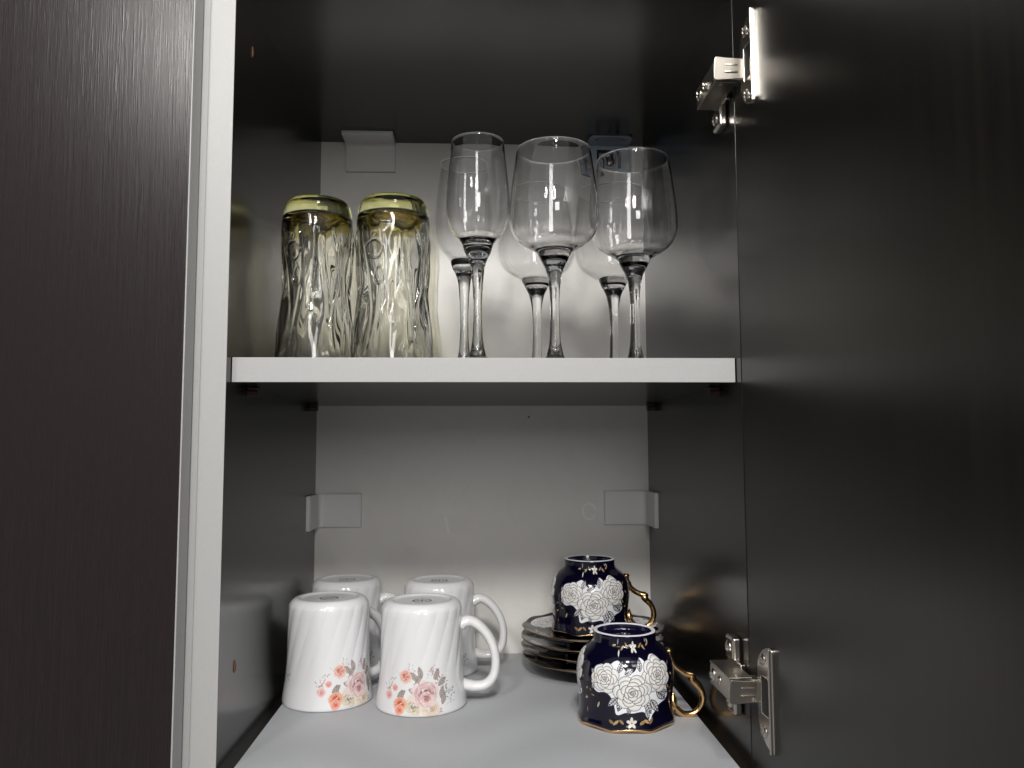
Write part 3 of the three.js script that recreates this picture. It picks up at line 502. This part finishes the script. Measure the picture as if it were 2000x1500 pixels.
{
  const HC = 71.4, S = 2048 / 246;
  const cupMap = canvasTexture(2048, Math.round(HC * S), (c, w, h) => {
    c.fillStyle = '#08061c'; c.fillRect(0, 0, w, h); seed = 77;
    const Y = mm => h - mm * S;
    for (let k = 0; k < 3; k++) {
      const cx = w * ((0.5 + k / 3) % 1);
      for (const off of [0, -w, w]) {
        const s0 = 900 + k * 17; seed = s0;
        rosePanel(c, cx + off, Y, S);
        goldSprig(c, cx + off - 2 * S, Y(8.0), S, 6, 15); goldSprig(c, cx + off + 3 * S, Y(63), S, 4, 11);
        for (const dx of [-34, 36]) for (let i = 0; i < 4; i++) leaf(c, cx + off + (dx + rr(-4, 4)) * S, Y(rr(14, 50)), rr(3, 6) * S, rr(1, 2) * S, rr(0, 6.28), goldTints[i]);
        for (let i = 0; i < 3; i++) leaf(c, cx + off + (22 + rr(-3, 3)) * S, Y(64 + rr(-2, 2)), rr(4, 7) * S, rr(1.4, 2.4) * S, rr(0, 6.28), ['#d9d4cb', '#b89a6a', '#8c8494'][i]);
        for (let i = 0; i < 3; i++) leaf(c, cx + off + (-15 + rr(-3, 3)) * S, Y(63 + rr(-2, 2)), rr(3.4, 6) * S, rr(1.2, 2) * S, rr(0, 6.28), ['#d9d4cb', '#b89a6a', '#8c8494'][i]);
      }
    }
  });
  const cupMat = new THREE.MeshPhysicalMaterial({ map: cupMap, bumpMap: cupMap, bumpScale: 0.00016, roughness: 0.1, clearcoat: 0.25, clearcoatRoughness: 0.03, name: 'cobalt_glaze' });
  const navy = new THREE.MeshPhysicalMaterial({ color: new THREE.Color().setRGB(0.004, 0.003, 0.018), roughness: 0.12, clearcoat: 0.6, clearcoatRoughness: 0.03, name: 'plain_cobalt_glaze' });
  const off = 19 * Math.PI / 180;
  const lobe = a => 1 - Math.pow(Math.abs(Math.sin(4 * (a - off))), 1.15) * 2;   // +1 at the eight corners, -1 between
  const ss = (a, b, x) => { const t = Math.min(1, Math.max(0, (x - a) / (b - a))); return t * t * (3 - 2 * t); };
  const warp = (r, h, a) => { const k = 1 - ss(0.0, 0.022, h); return [r * (1 + lobe(a) * (0.013 * k + 0.006 * ss(0.055, 0.066, h) + 0.0012)), h + (1 - lobe(a)) * 0.0007 * (1 - ss(0, 0.012, h))]; };
  const pts = [[0, 62], [16, 61.5], [22, 58], [30, 50], [35.2, 40], [36, 30], [35.0, 18], [36.0, 8], [37.2, 2], [37.9, 0.3], [38.8, 0.1], [39.5, 0.9], [39.6, 3.0], [38.9, 6], [38.3, 10], [38.1, 15], [38.5, 22], [39.4, 29], [40.0, 36], [39.4, 43.5], [37.5, 50.5], [33.4, 56.8], [28.6, 60.6], [26.6, 62.6], [25.9, 64.6], [25.7, 67.5], [25.8, 70.2], [25.6, 71.0]];
  const c = curve(pts); let vRim = 0.5; for (let v = 0.25; v < 0.75; v += 0.0005) if (c(v)[1] < c(vRim)[1]) vRim = v;
  const body = surf(240, 190, (u, v) => { let [r, h] = c(v); const a = u * 2 * Math.PI + Math.PI; [r, h] = warp(r, h, a); return [r * Math.sin(a), h, r * Math.cos(a)]; },
    (u, v, p) => v > vRim ? [u, Math.min(0.995, Math.max(0.004, p.y / 0.0714))] : [0.5 + 0.165, 0.9]);
  const footRing = turned([[25.6, 71.0], [25.2, 71.5], [24.2, 71.7], [22.9, 71.5], [22.3, 70.9]], 120, 14, warp);
  const well = turned([[22.3, 70.9], [22.0, 69], [21.5, 66.5], [20, 65.6], [12, 65.2], [0, 65]], 120, 24, warp);
  const rim = turned([[37.5, 0.35], [38.0, -0.12], [38.9, -0.16], [39.75, 0.7], [39.85, 1.9], [39.5, 2.3]], 240, 16, warp);
  const R = 0.0027;
  const h1 = tubeXY([[0.0350, 0.0470], [0.0385, 0.0465], [0.0412, 0.0420], [0.0450, 0.0385], [0.0500, 0.0355], [0.0560, 0.0338], [0.0600, 0.0336]], [R * 1.2, R * 1.15, R, R, R * 1.05, R * 1.2, R * 0.5], 60, 16, 1.1);
  const h2 = tubeXY([[0.0555, 0.0345], [0.0556, 0.0318], [0.0572, 0.0292], [0.0618, 0.0245], [0.0645, 0.0185], [0.0648, 0.0125], [0.0618, 0.0062], [0.0560, 0.0022], [0.0495, 0.0019], [0.0440, 0.0050], [0.0405, 0.0095], [0.0395, 0.0140], [0.0402, 0.0205]], [R * 1.1, R * 1.35, R * 1.15, R, R, R, R * 1.05, R, R * 1.1, R * 1.35, R * 0.45], 90, 16, 1.1);
  const h3 = tubeXY([[0.0395, 0.0440], [0.0382, 0.0480], [0.0372, 0.0530], [0.0374, 0.0560]], [R * 1.0, R * 1.0, R * 0.95, R * 1.3, R * 0.9], 30, 16, 1.1);
  const h4 = tubeXY([[0.0425, 0.0075], [0.0395, 0.0085], [0.0355, 0.0110]], [R, R * 1.2, R * 1.2], 20, 16, 1.1);
  const G = 'navy and gold teacups standing upside down';
  const c0 = thing('teacup', 'navy teacup with white roses upside down on the liner, in front of the saucers', 'teacup', [0.2990, FLOOR, -0.1060], G);
  part('body', body, cupMat, c0); part('foot_ring', footRing, M.bisque, c0); part('base', well, navy, c0); part('gilded_rim', rim, M.gold, c0); part('handle', [h1, h2, h3, h4], M.gold, c0);
  copyOf(c0, [0.2918, 0.0405, -0.2570], -0.03, 'navy teacup with white roses upside down on top of the stacked saucers');

  // saucers
  const sMap = canvasTexture(1024, 1024, (c, w, h) => {
    c.fillStyle = '#060516'; c.fillRect(0, 0, w, h); const S2 = 1024 / 150;
    for (let k = 0; k < 3; k++) { c.save(); c.translate(512, 512); c.rotate(-0.9 + k * 2.094); seed = 500 + k; const g = (x, y, r, q) => lineRose(c, x * S2, y * S2, r * S2, q, 0.95);
      c.fillStyle = '#e2e2e6'; c.beginPath(); c.ellipse(0, -54 * S2, 27 * S2, 12 * S2, 0, 0, 7); c.fill();
      for (let i = 0; i < 8; i++) leaf(c, (-24 + i * 6.5) * S2, (-56 + rr(-6, 6)) * S2, 10 * S2, 4 * S2, rr(0, 6.28), '#dfdfe2', '#34323a');
      g(-14, -53, 9.5, 0.3); g(13, -54, 9.5, 1.2); g(0, -55, 10.5, 2); c.restore();
      c.save(); c.translate(512, 512); c.rotate(0.15 + k * 2.094); seed = 600 + k; goldSprig(c, 0, -56 * S2, S2, 12, 16); c.restore(); }
  });
  const sMat = new THREE.MeshPhysicalMaterial({ map: sMap, roughness: 0.1, specularIntensity: 0.4, name: 'saucer_glaze' });
  const lobeS = a => Math.cos(12 * a + 0.8) * 0.7 + Math.abs(Math.cos(6 * a + 0.4)) * 0.6 - 0.3;
  const wS = (r, h, a) => { const k = ss(0.045, 0.072, r); return [r * (1 + 0.008 * lobeS(a) * k), h + 0.0005 * lobeS(a) * k]; };
  // under side outwards, rim, then the top inwards
  const sp = [[0, 3.0], [20, 3.0], [22.6, 2.8], [23.2, 0.6], [24.2, 0.0], [25.2, 0.2], [26.0, 2.6], [30, 4.8], [40, 7.6], [54, 10.2], [64, 12.6], [69, 14.8], [70.5, 15.8], [70.9, 16.5], [70.3, 16.9], [68.8, 16.5], [63, 14.9], [53, 12.7], [42, 11.0], [38, 10.4], [31, 9.6], [27, 9.25], [22, 9.2], [0, 9.1]];
  const cs = curve(sp); let vS = 0; for (let v = 0; v < 1; v += 0.0005) if (cs(v)[0] > cs(vS)[0]) vS = v;
  const sg = turned(sp, 220, 150, wS, (u, v, p) => v < vS ? [0.5, 0.5] : [0.5 + p.x / 0.15, 0.5 - p.z / 0.15]);
  const srim = turned([[70.75, 16.0], [71.0, 16.3], [71.05, 16.7], [70.4, 17.05], [69.9, 16.95]], 220, 14, wS);
  const GS = 'scalloped navy saucers stacked under the back teacup';
  const s0 = thing('saucer', 'navy scalloped saucer at the bottom of the stack', 'saucer', [0.2935, FLOOR, -0.2490], GS);
  part('dish', sg, sMat, s0); part('gilded_rim', srim, M.wornGold, s0);
  copyOf(s0, [0.2925, FLOOR + 0.0092, -0.2505], 0.5, 'navy scalloped saucer second from the bottom of the stack');
  copyOf(s0, [0.2918, FLOOR + 0.0184, -0.2480], 1.3, 'navy scalloped saucer just below the topmost of the stack');
  copyOf(s0, [0.2935, FLOOR + 0.0276, -0.2500], 2.1, 'navy scalloped saucer topmost of the stack, carrying a teacup');
}
// ---------------------------------------------------------------- the room's lamps, above and behind the photographer
{
  const glow = new THREE.MeshStandardMaterial({ color: 0xffffff, emissive: LAMP_COLOR, emissiveIntensity: 1.2, name: 'lamp_diffuser' });
  const housing = new THREE.MeshPhysicalMaterial({ color: 0xd8d8d8, roughness: 0.5, name: 'lamp_housing' });
  for (const [at, r, cd, label] of BULBS) {
    const l = thing('pendant_lamp', label, 'lamp', at, 'pendant lamps');
    part('lamp_bulb', new THREE.SphereGeometry(r * 0.8, 32, 20), glow, l);
    const cap = new THREE.CylinderGeometry(r * 0.3, r * 0.45, 0.05, 24); cap.translate(0, r + 0.03, 0);
    const rod = new THREE.CylinderGeometry(0.006, 0.006, 0.6, 12); rod.translate(0, r + 0.35, 0);
    part('housing', [cap, rod], housing, l);
    const light = new THREE.PointLight(LAMP_COLOR, cd, 0, 2); light.name = 'lamp_light'; light.position.set(...at); light.castShadow = true; light.shadow.radius = r / 0.02; scene.add(light);
  }
  const { at, w, h, power } = PANEL, l = thing('lamp_panel', 'tall white lamp panel at the back of the room', 'lamp', at), to = new THREE.Vector3(0.18, 0.3, -0.1);
  l.lookAt(to);
  part('housing', box(-w / 2 - 0.01, w / 2 + 0.01, -h / 2 - 0.01, h / 2 + 0.01, -0.03, -0.004, 0.003), housing, l);
  part('lamp_diffuser', box(-w / 2, w / 2, -h / 2, h / 2, -0.004, 0, 0.001), glow, l);
  const light = new THREE.RectAreaLight(LAMP_COLOR, power, w, h); light.name = 'lamp_light';
  light.position.copy(l.position).addScaledVector(to.clone().sub(l.position).normalize(), 0.004); light.lookAt(to); scene.add(light);
}
scene.traverse(o => { if (o.isMesh) { o.castShadow = true; o.receiveShadow = true; } });
renderer.render(scene, camera);
